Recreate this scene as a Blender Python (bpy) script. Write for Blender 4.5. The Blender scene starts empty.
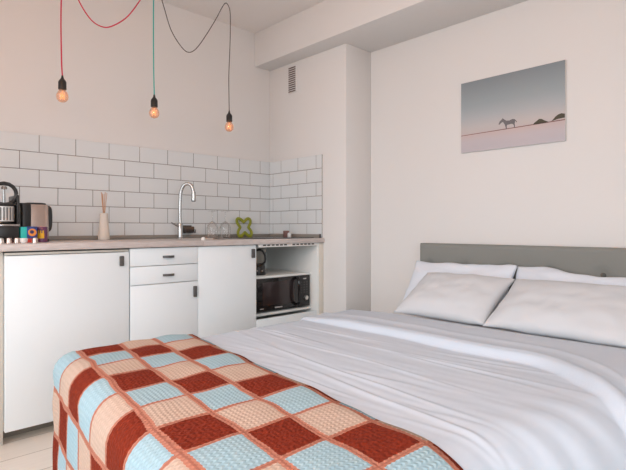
import bpy, bmesh, math, random
from mathutils import Vector, Matrix, noise
random.seed(7)
C = bpy.context.scene.collection
S = bpy.context.scene
PI = math.pi
FZ = 0.97            # eye height above the floor

# ------------------------------------------------------------------ materials
def principled(name, col, rough=0.6, metal=0.0, spec=0.5, **kw):
    m = bpy.data.materials.new(name); m.use_nodes = True
    b = m.node_tree.nodes['Principled BSDF']
    b.inputs['Base Color'].default_value = (*col, 1)
    b.inputs['Roughness'].default_value = rough
    b.inputs['Metallic'].default_value = metal
    b.inputs['Specular IOR Level'].default_value = spec
    for k, v in kw.items():
        b.inputs[k.replace('_', ' ')].default_value = v
    return m

def N(m, t, **props):
    n = m.node_tree.nodes.new(t)
    for k, v in props.items(): setattr(n, k, v)
    return n

def L(m, a, b): m.node_tree.links.new(a, b)

def bump(m, scale, strength, dist=0.002, detail=3.0, stretch=(1, 1, 1)):
    b = m.node_tree.nodes['Principled BSDF']
    tc = N(m, 'ShaderNodeTexCoord'); mp = N(m, 'ShaderNodeMapping')
    mp.inputs['Scale'].default_value = stretch
    nz = N(m, 'ShaderNodeTexNoise'); nz.inputs['Scale'].default_value = scale; nz.inputs['Detail'].default_value = detail
    bp = N(m, 'ShaderNodeBump'); bp.inputs['Strength'].default_value = strength; bp.inputs['Distance'].default_value = dist
    L(m, tc.outputs['Object'], mp.inputs['Vector']); L(m, mp.outputs['Vector'], nz.inputs['Vector'])
    L(m, nz.outputs['Fac'], bp.inputs['Height']); L(m, bp.outputs['Normal'], b.inputs['Normal'])
    return nz

def vary(m, c1, c2, scale, stretch=(1, 1, 1), detail=4.0):
    b = m.node_tree.nodes['Principled BSDF']
    tc = N(m, 'ShaderNodeTexCoord'); mp = N(m, 'ShaderNodeMapping')
    mp.inputs['Scale'].default_value = stretch
    nz = N(m, 'ShaderNodeTexNoise'); nz.inputs['Scale'].default_value = scale; nz.inputs['Detail'].default_value = detail
    rp = N(m, 'ShaderNodeValToRGB')
    rp.color_ramp.elements[0].position = 0.35; rp.color_ramp.elements[0].color = (*c1, 1)
    rp.color_ramp.elements[1].position = 0.65; rp.color_ramp.elements[1].color = (*c2, 1)
    L(m, tc.outputs['Object'], mp.inputs['Vector']); L(m, mp.outputs['Vector'], nz.inputs['Vector'])
    L(m, nz.outputs['Fac'], rp.inputs['Fac']); L(m, rp.outputs['Color'], b.inputs['Base Color'])
    return rp

M = {}
M['wall'] = principled('wall_paint', (.785, .765, .745), .85, spec=.25); bump(M['wall'], 60, .12, .001)
M['ceiling'] = principled('ceiling_paint', (.88, .84, .81), .9, spec=.2)
M['front'] = principled('white_front', (.89, .94, .96), .35, spec=.4)
M['carcass'] = principled('white_board', (.87, .88, .85), .5, spec=.4)
M['cream_edge'] = principled('cream_edging', (.74, .69, .61), .5)
M['tan_panel'] = principled('tan_panel', (.70, .64, .57), .55)
M['plinth'] = principled('plinth', (.30, .26, .22), .5)
M['counter'] = principled('laminate_worktop', (.5, .43, .39), .4); vary(M['counter'], (.56, .485, .455), (.66, .59, .56), 30, (.5, 4, 4))
M['upstand'] = principled('upstand', (.27, .245, .215), .45)
M['tile'] = principled('glazed_tile', (.74, .765, .77), .16, spec=.5); bump(M['tile'], 14, .08, .002, 1)
M['grout'] = principled('grey_grout', (.20, .175, .16), .9)
M['chrome'] = principled('chrome', (.46, .45, .44), .16, 1.0)
M['steel'] = principled('brushed_steel', (.62, .58, .55), .3, 1.0)
M['copper'] = principled('rosy_steel', (.58, .46, .41), .25, 1.0)
M['black'] = principled('black_plastic', (.018, .016, .016), .35)
M['black_gloss'] = principled('black_gloss', (.014, .012, .012), .08)
M['window_black'] = principled('black_oven_glass', (.035, .024, .024), .12)
M['leather'] = principled('dark_tab', (.095, .088, .085), .45)
M['slot'] = principled('dark_slot', (.03, .025, .022), .8)
M['vent'] = principled('brown_vent', (.12, .075, .055), .6)
M['head'] = principled('grey_upholstery', (.265, .265, .245), .95, spec=.2); bump(M['head'], 900, .5, .001, 2)
M['button'] = principled('dark_button', (.12, .12, .11), .9)
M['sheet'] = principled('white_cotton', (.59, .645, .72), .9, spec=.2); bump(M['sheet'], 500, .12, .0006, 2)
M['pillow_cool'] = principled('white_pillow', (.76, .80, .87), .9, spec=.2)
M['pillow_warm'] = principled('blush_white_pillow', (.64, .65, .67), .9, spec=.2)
M['mattress'] = principled('mattress_ticking', (.78, .78, .79), .9)
M['wood_leg'] = principled('dark_wood', (.12, .08, .05), .5)
M['floor'] = principled('floor_laminate', (.5, .42, .34), .45)
M['red_cord'] = principled('red_cable', (.62, .015, .06), .7)
M['teal_cord'] = principled('teal_cable', (.02, .42, .38), .7)
M['brown_cord'] = principled('brown_cable', (.075, .05, .04), .7)
M['reed'] = principled('reed', (.62, .36, .22), .8)
M['ceramic'] = principled('cream_ceramic', (.72, .64, .56), .5); bump(M['ceramic'], 120, .3, .002)
M['green'] = principled('green_silicone', (.27, .29, .02), .45)
M['white_plastic'] = principled('white_plastic', (.82, .80, .77), .4)
M['sponge'] = principled('brown_sponge', (.12, .085, .065), .9)
M['teal'] = principled('teal_card', (.03, .55, .50), .5)
M['blue'] = principled('blue_card', (.02, .07, .30), .5)
M['orange'] = principled('orange_print', (.85, .28, .05), .5)
M['orange_dark'] = principled('dark_print', (.05, .04, .12), .5)
M['redcard'] = principled('red_card', (.62, .05, .03), .5)
M['yellow'] = principled('yellow_print', (.85, .45, .01), .5)
M['purple'] = principled('plum_ceramic', (.13, .035, .10), .4)
M['pot_brown'] = principled('brown_pot', (.20, .10, .085), .5)
M['frame_white'] = principled('window_frame', (.8, .8, .8), .4)
M['print_edge'] = principled('canvas_edge', (.72, .70, .68), .8)
M['zebra'] = principled('zebra_grey', (.14, .12, .125), .8)
M['bush'] = principled('bush_dark', (.085, .075, .05), .8)
M['line'] = principled('ridge_line', (.24, .12, .11), .8)
M['label_grey'] = principled('pale_marking', (.55, .53, .52), .5)
M['shade'] = principled('added_lamp_shade', (.75, .68, .58), .8)
M['brass'] = principled('dark_metal', (.09, .08, .07), .4, .8)

def thin_glass(name, tint, gl=.12, body=0.0, bodycol=(1, 1, 1), rough=.03):
    m = bpy.data.materials.new(name); m.use_nodes = True
    nt = m.node_tree; nt.nodes.clear()
    out = N(m, 'ShaderNodeOutputMaterial'); tr = N(m, 'ShaderNodeBsdfTransparent'); g = N(m, 'ShaderNodeBsdfGlossy')
    tr.inputs['Color'].default_value = (*tint, 1); g.inputs['Roughness'].default_value = rough
    fr = N(m, 'ShaderNodeFresnel'); fr.inputs['IOR'].default_value = 1.45
    ad = N(m, 'ShaderNodeMath', operation='MULTIPLY_ADD'); ad.inputs[1].default_value = .35; ad.inputs[2].default_value = gl * .25
    mx = N(m, 'ShaderNodeMixShader')
    L(m, fr.outputs[0], ad.inputs[0]); L(m, ad.outputs[0], mx.inputs[0]); L(m, g.outputs[0], mx.inputs[2])
    if body > 0:
        d = N(m, 'ShaderNodeBsdfTranslucent'); d.inputs['Color'].default_value = (*bodycol, 1)
        d2 = N(m, 'ShaderNodeBsdfDiffuse'); d2.inputs['Color'].default_value = (*bodycol, 1)
        mm = N(m, 'ShaderNodeMixShader'); mm.inputs[0].default_value = .5
        L(m, d.outputs[0], mm.inputs[1]); L(m, d2.outputs[0], mm.inputs[2])
        m2 = N(m, 'ShaderNodeMixShader'); m2.inputs[0].default_value = body
        L(m, tr.outputs[0], m2.inputs[1]); L(m, mm.outputs[0], m2.inputs[2]); L(m, m2.outputs[0], mx.inputs[1])
    else:
        L(m, tr.outputs[0], mx.inputs[1])
    L(m, mx.outputs[0], out.inputs[0])
    return m
M['glass'] = thin_glass('clear_glass', (.955, .95, .945), .25)
M['pane'] = thin_glass('window_glass', (.97, .98, .98), .1)
M['amber'] = thin_glass('amber_glass', (1.0, .88, .78), .3, .30, (.95, .60, .42))

def emit(name, col, st):
    m = bpy.data.materials.new(name); m.use_nodes = True
    b = m.node_tree.nodes['Principled BSDF']
    b.inputs['Base Color'].default_value = (*col, 1)
    b.inputs['Emission Color'].default_value = (*col, 1); b.inputs['Emission Strength'].default_value = st
    return m
M['filament'] = emit('filament', (1.0, .42, .15), .9)

# floor: laminate planks running along the kitchen
def floor_mat(m):
    b = m.node_tree.nodes['Principled BSDF']
    tc = N(m, 'ShaderNodeTexCoord'); br = N(m, 'ShaderNodeTexBrick')
    br.inputs['Scale'].default_value = 1.0; br.inputs['Brick Width'].default_value = 1.25; br.inputs['Row Height'].default_value = .19
    br.inputs['Mortar Size'].default_value = .0025; br.inputs['Mortar Smooth'].default_value = .2
    br.inputs['Color1'].default_value = (.86, .79, .71, 1); br.inputs['Color2'].default_value = (.80, .73, .65, 1)
    br.inputs['Mortar'].default_value = (.45, .38, .31, 1)
    mp = N(m, 'ShaderNodeMapping'); mp.inputs['Scale'].default_value = (1.2, 14, 1)
    nz = N(m, 'ShaderNodeTexNoise'); nz.inputs['Scale'].default_value = 4; nz.inputs['Detail'].default_value = 6
    mx = N(m, 'ShaderNodeMixRGB', blend_type='MULTIPLY'); mx.inputs[0].default_value = .5
    rp = N(m, 'ShaderNodeValToRGB'); rp.color_ramp.elements[0].color = (.82, .79, .76, 1); rp.color_ramp.elements[1].color = (1, 1, 1, 1)
    L(m, tc.outputs['Object'], br.inputs['Vector']); L(m, tc.outputs['Object'], mp.inputs['Vector'])
    L(m, mp.outputs['Vector'], nz.inputs['Vector']); L(m, nz.outputs['Fac'], rp.inputs['Fac'])
    L(m, br.outputs['Color'], mx.inputs[1]); L(m, rp.outputs['Color'], mx.inputs[2]); L(m, mx.outputs[0], b.inputs['Base Color'])
floor_mat(M['floor'])

# crochet blanket: patches of brick red, pale blue and cream in a salmon lattice (uv in patch units)
def blanket_mat():
    m = principled('crochet_wool', (.6, .3, .2), .95, spec=.15)
    b = m.node_tree.nodes['Principled BSDF']
    uv = N(m, 'ShaderNodeUVMap'); uv.uv_map = 'patches'
    sp = N(m, 'ShaderNodeSeparateXYZ')
    # slight wobble of the lattice
    nz = N(m, 'ShaderNodeTexNoise'); nz.inputs['Scale'].default_value = 2.2; nz.inputs['Detail'].default_value = 2
    sub = N(m, 'ShaderNodeVectorMath', operation='SUBTRACT'); sub.inputs[1].default_value = (.5, .5, .5)
    scl = N(m, 'ShaderNodeVectorMath', operation='SCALE'); scl.inputs['Scale'].default_value = .07
    ad = N(m, 'ShaderNodeVectorMath', operation='ADD')
    L(m, uv.outputs[0], nz.inputs['Vector']); L(m, nz.outputs['Color'], sub.inputs[0]); L(m, sub.outputs[0], scl.inputs[0])
    L(m, uv.outputs[0], ad.inputs[0]); L(m, scl.outputs[0], ad.inputs[1]); L(m, ad.outputs[0], sp.inputs[0])
    def math_(op, a, bb=None, c=None):
        n = N(m, 'ShaderNodeMath', operation=op)
        for i, v in enumerate((a, bb, c)):
            if v is None: continue
            if isinstance(v, (int, float)): n.inputs[i].default_value = v
            else: L(m, v, n.inputs[i])
        return n.outputs[0]
    s, t = sp.outputs[0], sp.outputs[1]
    fs, ft = math_('FLOOR', s), math_('FLOOR', t)
    idx = math_('FLOORED_MODULO', math_('ADD', math_('ADD', fs, ft), .02), 3.0)
    isB = math_('COMPARE', idx, 1.02, .4); isC = math_('COMPARE', idx, 2.02, .4)
    ds = math_('ABSOLUTE', math_('SUBTRACT', math_('FRACT', s), .5))
    dt = math_('ABSOLUTE', math_('SUBTRACT', math_('FRACT', t), .5))
    # zig-zag edge of the stitches
    zz = math_('MULTIPLY', math_('PINGPONG', math_('MULTIPLY', math_('ADD', s, t), 22.0), 1.0), .012)
    ls = math_('GREATER_THAN', math_('ADD', ds, zz), .442)     # line along the strip: broad
    lt = math_('GREATER_THAN', math_('ADD', dt, zz), .463)     # cross line: narrow
    line = math_('MAXIMUM', ls, lt)
    core = math_('MAXIMUM', math_('GREATER_THAN', ds, .485), math_('GREATER_THAN', dt, .49))
    kn = N(m, 'ShaderNodeTexNoise'); kn.inputs['Scale'].default_value = 16; kn.inputs['Detail'].default_value = 3
    L(m, uv.outputs[0], kn.inputs['Vector'])
    def mix(f, c1, c2):
        n = N(m, 'ShaderNodeMixRGB')
        L(m, f, n.inputs[0]) if not isinstance(f, float) else setattr(n.inputs[0], 'default_value', f)
        for i, c in ((1, c1), (2, c2)):
            if isinstance(c, tuple): n.inputs[i].default_value = (*c, 1)
            else: L(m, c, n.inputs[i])
        return n.outputs[0]
    red = mix(kn.outputs['Fac'], (.14, .013, .005), (.34, .045, .018))
    blu = mix(kn.outputs['Fac'], (.37, .53, .60), (.46, .63, .69))
    cre = mix(kn.outputs['Fac'], (.58, .41, .325), (.72, .54, .43))
    sal = mix(core, (.56, .225, .15), (.48, .175, .12))
    c = mix(isC, mix(isB, red, blu), cre)
    c = mix(line, c, sal)
    # knit rows
    rows = math_('PINGPONG', math_('MULTIPLY', math_('ADD', s, math_('MULTIPLY', math_('PINGPONG', math_('MULTIPLY', t, 22.0), 1.0), .04)), 22.0), 1.0)
    rowd = math_('MULTIPLY_ADD', rows, .16, .84)
    stitch = math_('MULTIPLY', rows, math_('PINGPONG', math_('MULTIPLY', t, 22.0), 1.0))
    vor = N(m, 'ShaderNodeTexVoronoi'); vor.inputs['Scale'].default_value = 12
    L(m, uv.outputs[0], vor.inputs['Vector'])
    isR = math_('LESS_THAN', idx, .5)
    h = math_('ADD', math_('MULTIPLY', math_('MULTIPLY', vor.outputs['Distance'], -1.6), isR), math_('MULTIPLY', stitch, .8))
    h = math_('ADD', h, math_('MULTIPLY', line, .5))
    c = mix(math_('MULTIPLY', math_('SUBTRACT', 1.0, stitch), .34), c, mix(.5, c, (.0, .0, .0)))
    bp = N(m, 'ShaderNodeBump'); bp.inputs['Strength'].default_value = .5; bp.inputs['Distance'].default_value = .006
    L(m, h, bp.inputs['Height']); L(m, bp.outputs[0], b.inputs['Normal'])
    L(m, c, b.inputs['Base Color'])
    return m
M['blanket'] = blanket_mat()

# ------------------------------------------------------------------ mesh helpers
def merge(dst, src):
    src.verts.index_update()
    mp = [dst.verts.new(v.co) for v in src.verts]
    for f in src.faces:
        try:
            nf = dst.faces.new([mp[v.index] for v in f.verts]); nf.material_index = f.material_index
        except ValueError: pass
    src.free()

def add_box(bm, x0, x1, y0, y1, z0, z1, b=.0015, seg=2, mi=0):
    t = bmesh.new()
    bmesh.ops.create_cube(t, size=1)
    for v in t.verts:
        v.co = Vector(((x0 + x1) / 2 + v.co.x * (x1 - x0), (y0 + y1) / 2 + v.co.y * (y1 - y0), (z0 + z1) / 2 + v.co.z * (z1 - z0)))
    if b > 0:
        b = min(b, .45 * min(abs(x1 - x0), abs(y1 - y0), abs(z1 - z0)))
        bmesh.ops.bevel(t, geom=list(t.edges), offset=b, segments=seg, profile=.5, affect='EDGES')
    for f in t.faces: f.material_index = mi
    merge(bm, t); return bm

def box(*a, **k): return add_box(bmesh.new(), *a, **k)

def add_lathe(bm, prof, c, n=28, cap0=True, cap1=True, axis='Z', mi=0):
    rings = []
    for r, h in prof:
        ring = []
        for i in range(n):
            a = 2 * PI * i / n
            p = (r * math.cos(a), r * math.sin(a), h)
            if axis == 'Y': p = (p[0], -p[2], p[1])
            if axis == 'X': p = (p[2], p[0], p[1])
            ring.append(bm.verts.new((c[0] + p[0], c[1] + p[1], c[2] + p[2])))
        rings.append(ring)
    for a, b in zip(rings, rings[1:]):
        for i in range(n):
            f = bm.faces.new((a[i], a[(i + 1) % n], b[(i + 1) % n], b[i])); f.material_index = mi
    if cap0: bm.faces.new(rings[0][::-1]).material_index = mi
    if cap1: bm.faces.new(rings[-1]).material_index = mi
    return bm

def smooth_path(pts, n=10):
    P = [Vector(p) for p in pts]
    out = []
    for i in range(len(P) - 1):
        p0 = P[max(i - 1, 0)]; p1 = P[i]; p2 = P[i + 1]; p3 = P[min(i + 2, len(P) - 1)]
        for k in range(n):
            t = k / n
            out.append(.5 * ((2 * p1) + (p2 - p0) * t + (2 * p0 - 5 * p1 + 4 * p2 - p3) * t * t + (3 * p1 - p0 - 3 * p2 + p3) * t ** 3))
    out.append(P[-1]); return out

def add_tube(bm, pts, r, n=10, cap=True, mi=0, sq=None):
    pts = [Vector(p) for p in pts]
    rr = r if isinstance(r, (list, tuple)) else [r] * len(pts)
    T = [(pts[min(i + 1, len(pts) - 1)] - pts[max(i - 1, 0)]).normalized() for i in range(len(pts))]
    u = T[0].orthogonal().normalized(); rings = []
    for i, p in enumerate(pts):
        u = (u - T[i] * u.dot(T[i])).normalized(); w = T[i].cross(u)
        rings.append([bm.verts.new(p + rr[i] * (math.cos(2 * PI * k / n) * u + math.sin(2 * PI * k / n) * w)) for k in range(n)])
    for a, b in zip(rings, rings[1:]):
        for i in range(n): bm.faces.new((a[i], a[(i + 1) % n], b[(i + 1) % n], b[i])).material_index = mi
    if cap: bm.faces.new(rings[0][::-1]); bm.faces.new(rings[-1])
    return bm

def add_prism(bm, pts, off, mi=0):
    """extrude the polygon pts (3-D points) by the vector off"""
    off = Vector(off)
    a = [bm.verts.new(p) for p in pts]; b = [bm.verts.new(Vector(p) + off) for p in pts]
    bm.faces.new(a).material_index = mi; bm.faces.new(b[::-1]).material_index = mi
    for i in range(len(a)):
        j = (i + 1) % len(a); bm.faces.new((a[i], b[i], b[j], a[j])).material_index = mi
    return bm

def world_loc(o):
    v = Vector((0, 0, 0))
    while o: v += o.location; o = o.parent
    return v

def obj(name, bm, mat, parent=None, angle=35, recalc=True):
    """link bm (built in world coordinates) as one mesh object"""
    if recalc: bmesh.ops.recalc_face_normals(bm, faces=bm.faces)
    me = bpy.data.meshes.new(name)
    if parent is not None:
        d = world_loc(parent)
        for v in bm.verts: v.co -= d
        loc = Vector((0, 0, 0))
    else:
        lo = Vector([min(v.co[i] for v in bm.verts) for i in range(3)]); hi = Vector([max(v.co[i] for v in bm.verts) for i in range(3)])
        loc = Vector(((lo.x + hi.x) / 2, (lo.y + hi.y) / 2, lo.z))
        for v in bm.verts: v.co -= loc
    bm.to_mesh(me); bm.free()
    for mm in (mat if isinstance(mat, (list, tuple)) else [mat]): me.materials.append(mm)
    me.shade_smooth(); me.set_sharp_from_angle(angle=math.radians(angle))
    o = bpy.data.objects.new(name, me); C.objects.link(o); o.location = loc
    if parent is not None: o.parent = parent
    return o

def thing(name, label, cat, loc, group=None):
    o = bpy.data.objects.new(name, None); C.objects.link(o); o.location = loc; o.empty_display_size = .05
    o['label'] = label; o['category'] = cat
    if group: o['group'] = group
    return o

def tag(o, label, cat, group=None):
    o['label'] = label; o['category'] = cat
    if group: o['group'] = group
    return o

def struct(name, bm, mat, label=None, parent=None):
    o = obj(name, bm, mat, parent)
    if parent is None:
        o['kind'] = 'structure'
        if label: o['label'] = label
    return o

# ------------------------------------------------------------------ room
XL, YN, CZ = -3.40, -4.60, 2.52
HX = .27                                            # wall behind the headboard
struct('floor', box(XL - .1, HX + .1, YN - .1, .1, -.1, 0, b=0), M['floor'], 'light wood laminate floor')
struct('ceiling', box(XL - .1, HX + .1, YN - .1, .1, CZ, CZ + .1, b=0), M['ceiling'], 'white painted ceiling')
struct('wall_back', box(XL - .1, HX + .1, 0, .1, 0, CZ, b=0), M['wall'], 'pale wall behind the kitchen')
struct('wall_right', box(HX, HX + .1, YN - .1, 0, 0, CZ, b=0), M['wall'], 'pale wall behind the headboard')
struct('wall_return', box(0, HX, -.844, 0, 0, 2.253, b=.003), M['wall'], 'boxed-in corner shaft beside the kitchen')
struct('trim_beam', box(-.152, HX, YN, 0, 2.253, CZ, b=.003), M['wall'], 'boxed beam along the top of the headboard wall')
# left wall with a wide window, near wall with a glazed balcony door (both behind the camera)
W1 = (-3.9, -.75, .06, 2.10)
bm = bmesh.new()
add_box(bm, XL - .1, XL, YN - .1, W1[0], 0, CZ, b=0); add_box(bm, XL - .1, XL, W1[1], 0, 0, CZ, b=0)
add_box(bm, XL - .1, XL, W1[0], W1[1], 0, W1[2], b=0); add_box(bm, XL - .1, XL, W1[0], W1[1], W1[3], CZ, b=0)
struct('wall_left', bm, M['wall'], 'pale wall with a window')
W2 = (-3.35, -1.55, .06, 2.10)
bm = bmesh.new()
add_box(bm, XL, W2[0], YN - .1, YN, 0, CZ, b=0); add_box(bm, W2[1], HX, YN - .1, YN, 0, CZ, b=0)
add_box(bm, W2[0], W2[1], YN - .1, YN, 0, W2[2], b=0); add_box(bm, W2[0], W2[1], YN - .1, YN, W2[3], CZ, b=0)
struct('wall_front', bm, M['wall'], 'pale wall with a wide window')
def window(name, horiz, a0, a1, z0, z1, pos, label):
    bm = bmesh.new(); w = .05
    def bb(b0, b1, c0, c1, d=.03, bmm=bm):
        if horiz: add_box(bmm, b0, b1, pos - d, pos + d, c0, c1, b=.004)
        else: add_box(bmm, pos - d, pos + d, b0, b1, c0, c1, b=.004)
    bb(a0, a0 + w, z0, z1); bb(a1 - w, a1, z0, z1); bb(a0 + w, a1 - w, z0, z0 + w); bb(a0 + w, a1 - w, z1 - w, z1)
    mid = (a0 + a1) / 2; bb(mid - w / 2, mid + w / 2, z0 + w, z1 - w)
    o = struct(name, bm, M['frame_white'], label)
    for s0, s1 in ((a0 + w, mid - w / 2), (mid + w / 2, a1 - w)):
        g = bmesh.new(); bb(s0, s1, z0 + w, z1 - w, .004, g); obj('pane', g, M['pane'], o)
window('window_1', False, *W1, XL - .05, 'white framed window in the left wall')
window('window_2', True, *W2, YN - .05, 'white framed wide window in the near wall')

# tiled splashback, tiles are real bevelled slabs over a grout bed
RZ = [.4372 + FZ - .1007 * k for k in range(0, 6)]     # joints under rows 1..6
TOPZ = .5365 + FZ
def tile_rows():
    zt = TOPZ
    for k, zb in enumerate(RZ): yield k, zb, zt; zt = zb
J = .0017
bm = bmesh.new(); add_box(bm, -2.42, 0, -.0062, 0, RZ[-1], TOPZ, b=0, mi=1)
for k, zb, zt in tile_rows():
    x = 0.0; nx = -.1022 if k % 2 == 0 else -.2022
    while x > -2.42:
        e = max(nx, -2.42)
        add_box(bm, e + (J if e > -2.42 else 0), x - J, -.0075, -.005, zb + J, zt - (J if k else 0), b=.0012, seg=1)
        x = nx; nx -= .2
struct('trim_tiles_back', bm, [M['tile'], M['grout']], 'white brick tiles behind the worktop')
bm = bmesh.new(); add_box(bm, -.0062, 0, -.612, -.008, RZ[-1], TOPZ, b=0, mi=1)
for k, zb, zt in tile_rows():
    y = -.008; ny = -.1518 if k % 2 == 0 else -.0518
    while y > -.612:
        e = max(ny, -.612)
        add_box(bm, -.0075, -.005, e + (J if e > -.612 else 0), y - J, zb + J, zt - (J if k else 0), b=.0012, seg=1)
        y = ny; ny -= .2
struct('trim_tiles_side', bm, [M['tile'], M['grout']], 'white brick tiles on the side wall of the kitchen')

# wall vent high on the shaft
v = thing('wall_vent', 'small brown slatted vent grille high on the wall right of the pendant lamps', 'vent', (0, -.29, 1.04 + FZ))
fr = bmesh.new(); y0, y1, z0, z1 = -.338, -.242, 1.048 + FZ, 1.25 + FZ
add_box(fr, -.010, 0, y0, y1, z0, z1, b=.002); obj('backing', fr, M['wall'], v)
bm = bmesh.new()
for k in range(12):
    zc = z0 + .010 + k * (z1 - z0 - .02) / 11
    add_box(bm, -.014, -.0095, y0 + .008, y1 - .008, zc - .0043, zc + .0043, b=.001, seg=1)
obj('slats', bm, M['vent'], v)

# ------------------------------------------------------------------ kitchen
CT, CB = .898, .866                                  # worktop top and underside
FY = -.62                                            # front face of the doors
# worktop with a real opening for the sink
sx0, sx1, sy0, sy1 = -1.0, -.64, -.55, -.17
bm = bmesh.new()
add_box(bm, -2.06, sx0, -.635, -.003, CB, CT, b=.003); add_box(bm, sx1, -.0005, -.635, -.003, CB, CT, b=.003)
add_box(bm, sx0, sx1, -.635, sy0, CB, CT, b=.0); add_box(bm, sx0, sx1, sy1, -.003, CB, CT, b=0)
w = thing('worktop', 'long greige laminate worktop along the tiled wall', 'worktop', (-1.03, -.32, CB))
obj('slab', bm, M['counter'], w)
struct('trim_upstand_back', box(-2.06, -.0085, -.022, -.0085, CT + .0005, CT + .026, b=.002), M['upstand'], 'dark strip along the back of the worktop')
struct('trim_upstand_side', box(-.022, -.0085, -.598, -.0225, CT + .0005, CT + .028, b=.002), M['upstand'], 'dark strip along the right end of the worktop')
struct('trim_upstand_cap', box(-.0225, -.008, -.607, -.5985, CT + .0005, CT + .030, b=.001), M['leather'], 'dark end cap of the worktop strip')

def tab_handle(par, x0, x1, z0, z1):
    bm = bmesh.new()
    add_box(bm, x0, x1, FY - .012, FY, z0, z1, b=.003)
    return obj('handle', bm, M['leather'], par)
def cup_handle(par, xc, zc):
    bm = bmesh.new()                                 # half-moon pull: flat plate bowing out to the front
    pts = []
    for k in range(13):
        a = PI * k / 12; pts.append((xc - .034 * math.cos(a), FY - .002 - .020 * math.sin(a), zc - .006))
    add_prism(bm, pts, (0, 0, .012))
    return obj('handle', bm, M['leather'], par)

def carcass(par, x0, x1, top=.855, z0=.06, y0=-.60):
    bm = bmesh.new(); t = .016
    add_box(bm, x0, x0 + t, y0, -.03, z0, top); add_box(bm, x1 - t, x1, y0, -.03, z0, top)
    add_box(bm, x0 + t, x1 - t, y0, -.03, z0, z0 + t); add_box(bm, x0 + t, x1 - t, -.04, -.03, z0 + t, top)
    return obj('carcass', bm, M['carcass'], par)
def plinth(par, x0, x1): return obj('plinth', box(x0, x1, -.52, -.50, 0, .06, b=0), M['plinth'], par)

f = thing('base_cabinet', 'widest white kitchen unit with one tall plain door, left of the drawers', 'cabinet', (-1.72, -.32, 0))
carcass(f, -2.002, -1.4325, .85); plinth(f, -2.002, -1.4325)
d = obj('door', box(-2.000, -1.436, FY, -.601, .057, .845, b=.002), M['front'], f); tab_handle(d, -1.488, -1.466, .774, .826)
d.location += Vector((0, 0, 0))
obj('top_rail', box(-2.0, -1.436, -.612, -.601, .848, .8585, b=.001), M['cream_edge'], f)

p = obj('end_panel', box(-2.058, -2.004, -.606, -.03, 0, .864, b=.002), M['tan_panel']); tag(p, 'tan side panel at the far left end of the kitchen units', 'panel')

f = thing('drawer_cabinet', 'white kitchen unit with two small drawers above a door', 'cabinet', (-1.23, -.32, 0))
carcass(f, -1.4315, -1.0265); plinth(f, -1.4315, -1.0265)
for z0, z1, hz in ((.7665, .862, .812), (.6665, .7635, .711)):
    d = obj('drawer', box(-1.430, -1.0285, FY, -.601, z0, z1, b=.002), M['front'], f); cup_handle(d, -1.214, hz)
d = obj('door', box(-1.430, -1.0285, FY, -.601, .057, .6635, b=.002), M['front'], f); tab_handle(d, -1.060, -1.039, .573, .636)

f = thing('sink_cabinet', 'white kitchen unit with a plain door under the sink, beside the microwave', 'cabinet', (-.816, -.32, 0))
carcass(f, -1.0255, -.6075, .72); plinth(f, -1.0255, -.6075)
d = obj('door', box(-1.0265, -.6075, FY, -.601, .057, .862, b=.002), M['front'], f); tab_handle(d, -.645, -.621, .781, .838)

# open unit for the microwave
f = thing('open_unit', 'open white kitchen unit at the right end, holding the microwave', 'cabinet', (-.33, -.32, 0))
bm = bmesh.new()
add_box(bm, -.6065, -.590, -.60, -.03, .06, .86); add_box(bm, -.060, -.044, -.622, -.03, 0, .862)
add_box(bm, -.590, -.060, -.04, -.03, .06, .845); add_box(bm, -.590, -.060, -.60, -.04, .06, .076)
obj('carcass', bm, M['carcass'], f)
obj('side_filler', box(-.0435, -.001, -.624, -.60, 0, .862, b=.002), M['cream_edge'], f)
obj('shelf', box(-.590, -.060, -.555, -.04, .634, .649, b=.002), M['carcass'], f)
obj('shelf', box(-.590, -.060, -.56, -.04, .386, .402, b=.002), M['carcass'], f)
obj('front_panel', box(-.604, -.0605, FY, -.601, .06, .379, b=.002), M['front'], f)
plinth(f, -.604, -.061)
bm = box(-.585, -.0605, -.622, -.606, .845, .8655, b=.001); vt = obj('vent_trim', bm, M['white_plastic'], f)
bm = bmesh.new()
for g0 in (-.553, -.298):
    for k in range(6):
        x = g0 + k * .036; obj('slot', box(x, x + .024, -.6235, -.6215, .854, .8625, b=.0008, seg=1), M['slot'], vt)
# microwave
mw = thing('microwave', 'black microwave oven under the shelf of the open unit', 'microwave', (-.31, -.37, .4025))
X0, X1, Z0, Z1 = -.548, -.070, .4095, .632
bm = bmesh.new(); add_box(bm, X0, X1, -.532, -.17, Z0, Z1, b=.004)
obj('body', bm, M['black'], mw)
for x in (X0 + .04, X1 - .04):
    for y in (-.50, -.21): obj('foot', add_lathe(bmesh.new(), [(.012, .4025), (.012, .4094)], (x, y, 0), 12), M['black'], mw)
dr = obj('door', box(X0, -.185, -.552, -.5325, Z0 + .002, Z1, b=.004), M['black_gloss'], mw)
obj('window', box(X0 + .045, -.222, -.5535, -.5515, Z0 + .04, Z1 - .025, b=.001), M['window_black'], dr)
bm = bmesh.new(); add_tube(bm, smooth_path([(-.199, -.553, Z0 + .018), (-.199, -.575, Z0 + .03), (-.199, -.584, Z0 + .06), (-.199, -.586, (Z0 + Z1) / 2), (-.199, -.584, Z1 - .05), (-.199, -.575, Z1 - .02), (-.199, -.553, Z1 - .01)], 6), .0115, 10)
obj('handle', bm, M['black_gloss'], dr)
bm = bmesh.new()
for k in range(7): add_box(bm, -.395 + k * .0095, -.388 + k * .0095, -.5528, -.5518, Z0 + .016, Z0 + .025, b=0)
obj('logo', bm, M['label_grey'], dr); bm = bmesh.new()
for k in range(4): add_box(bm, -.524 + k * .008, -.518 + k * .008, -.5528, -.5518, Z0 + .018, Z0 + .024, b=0)
obj('logo', bm, M['label_grey'], dr)
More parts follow.
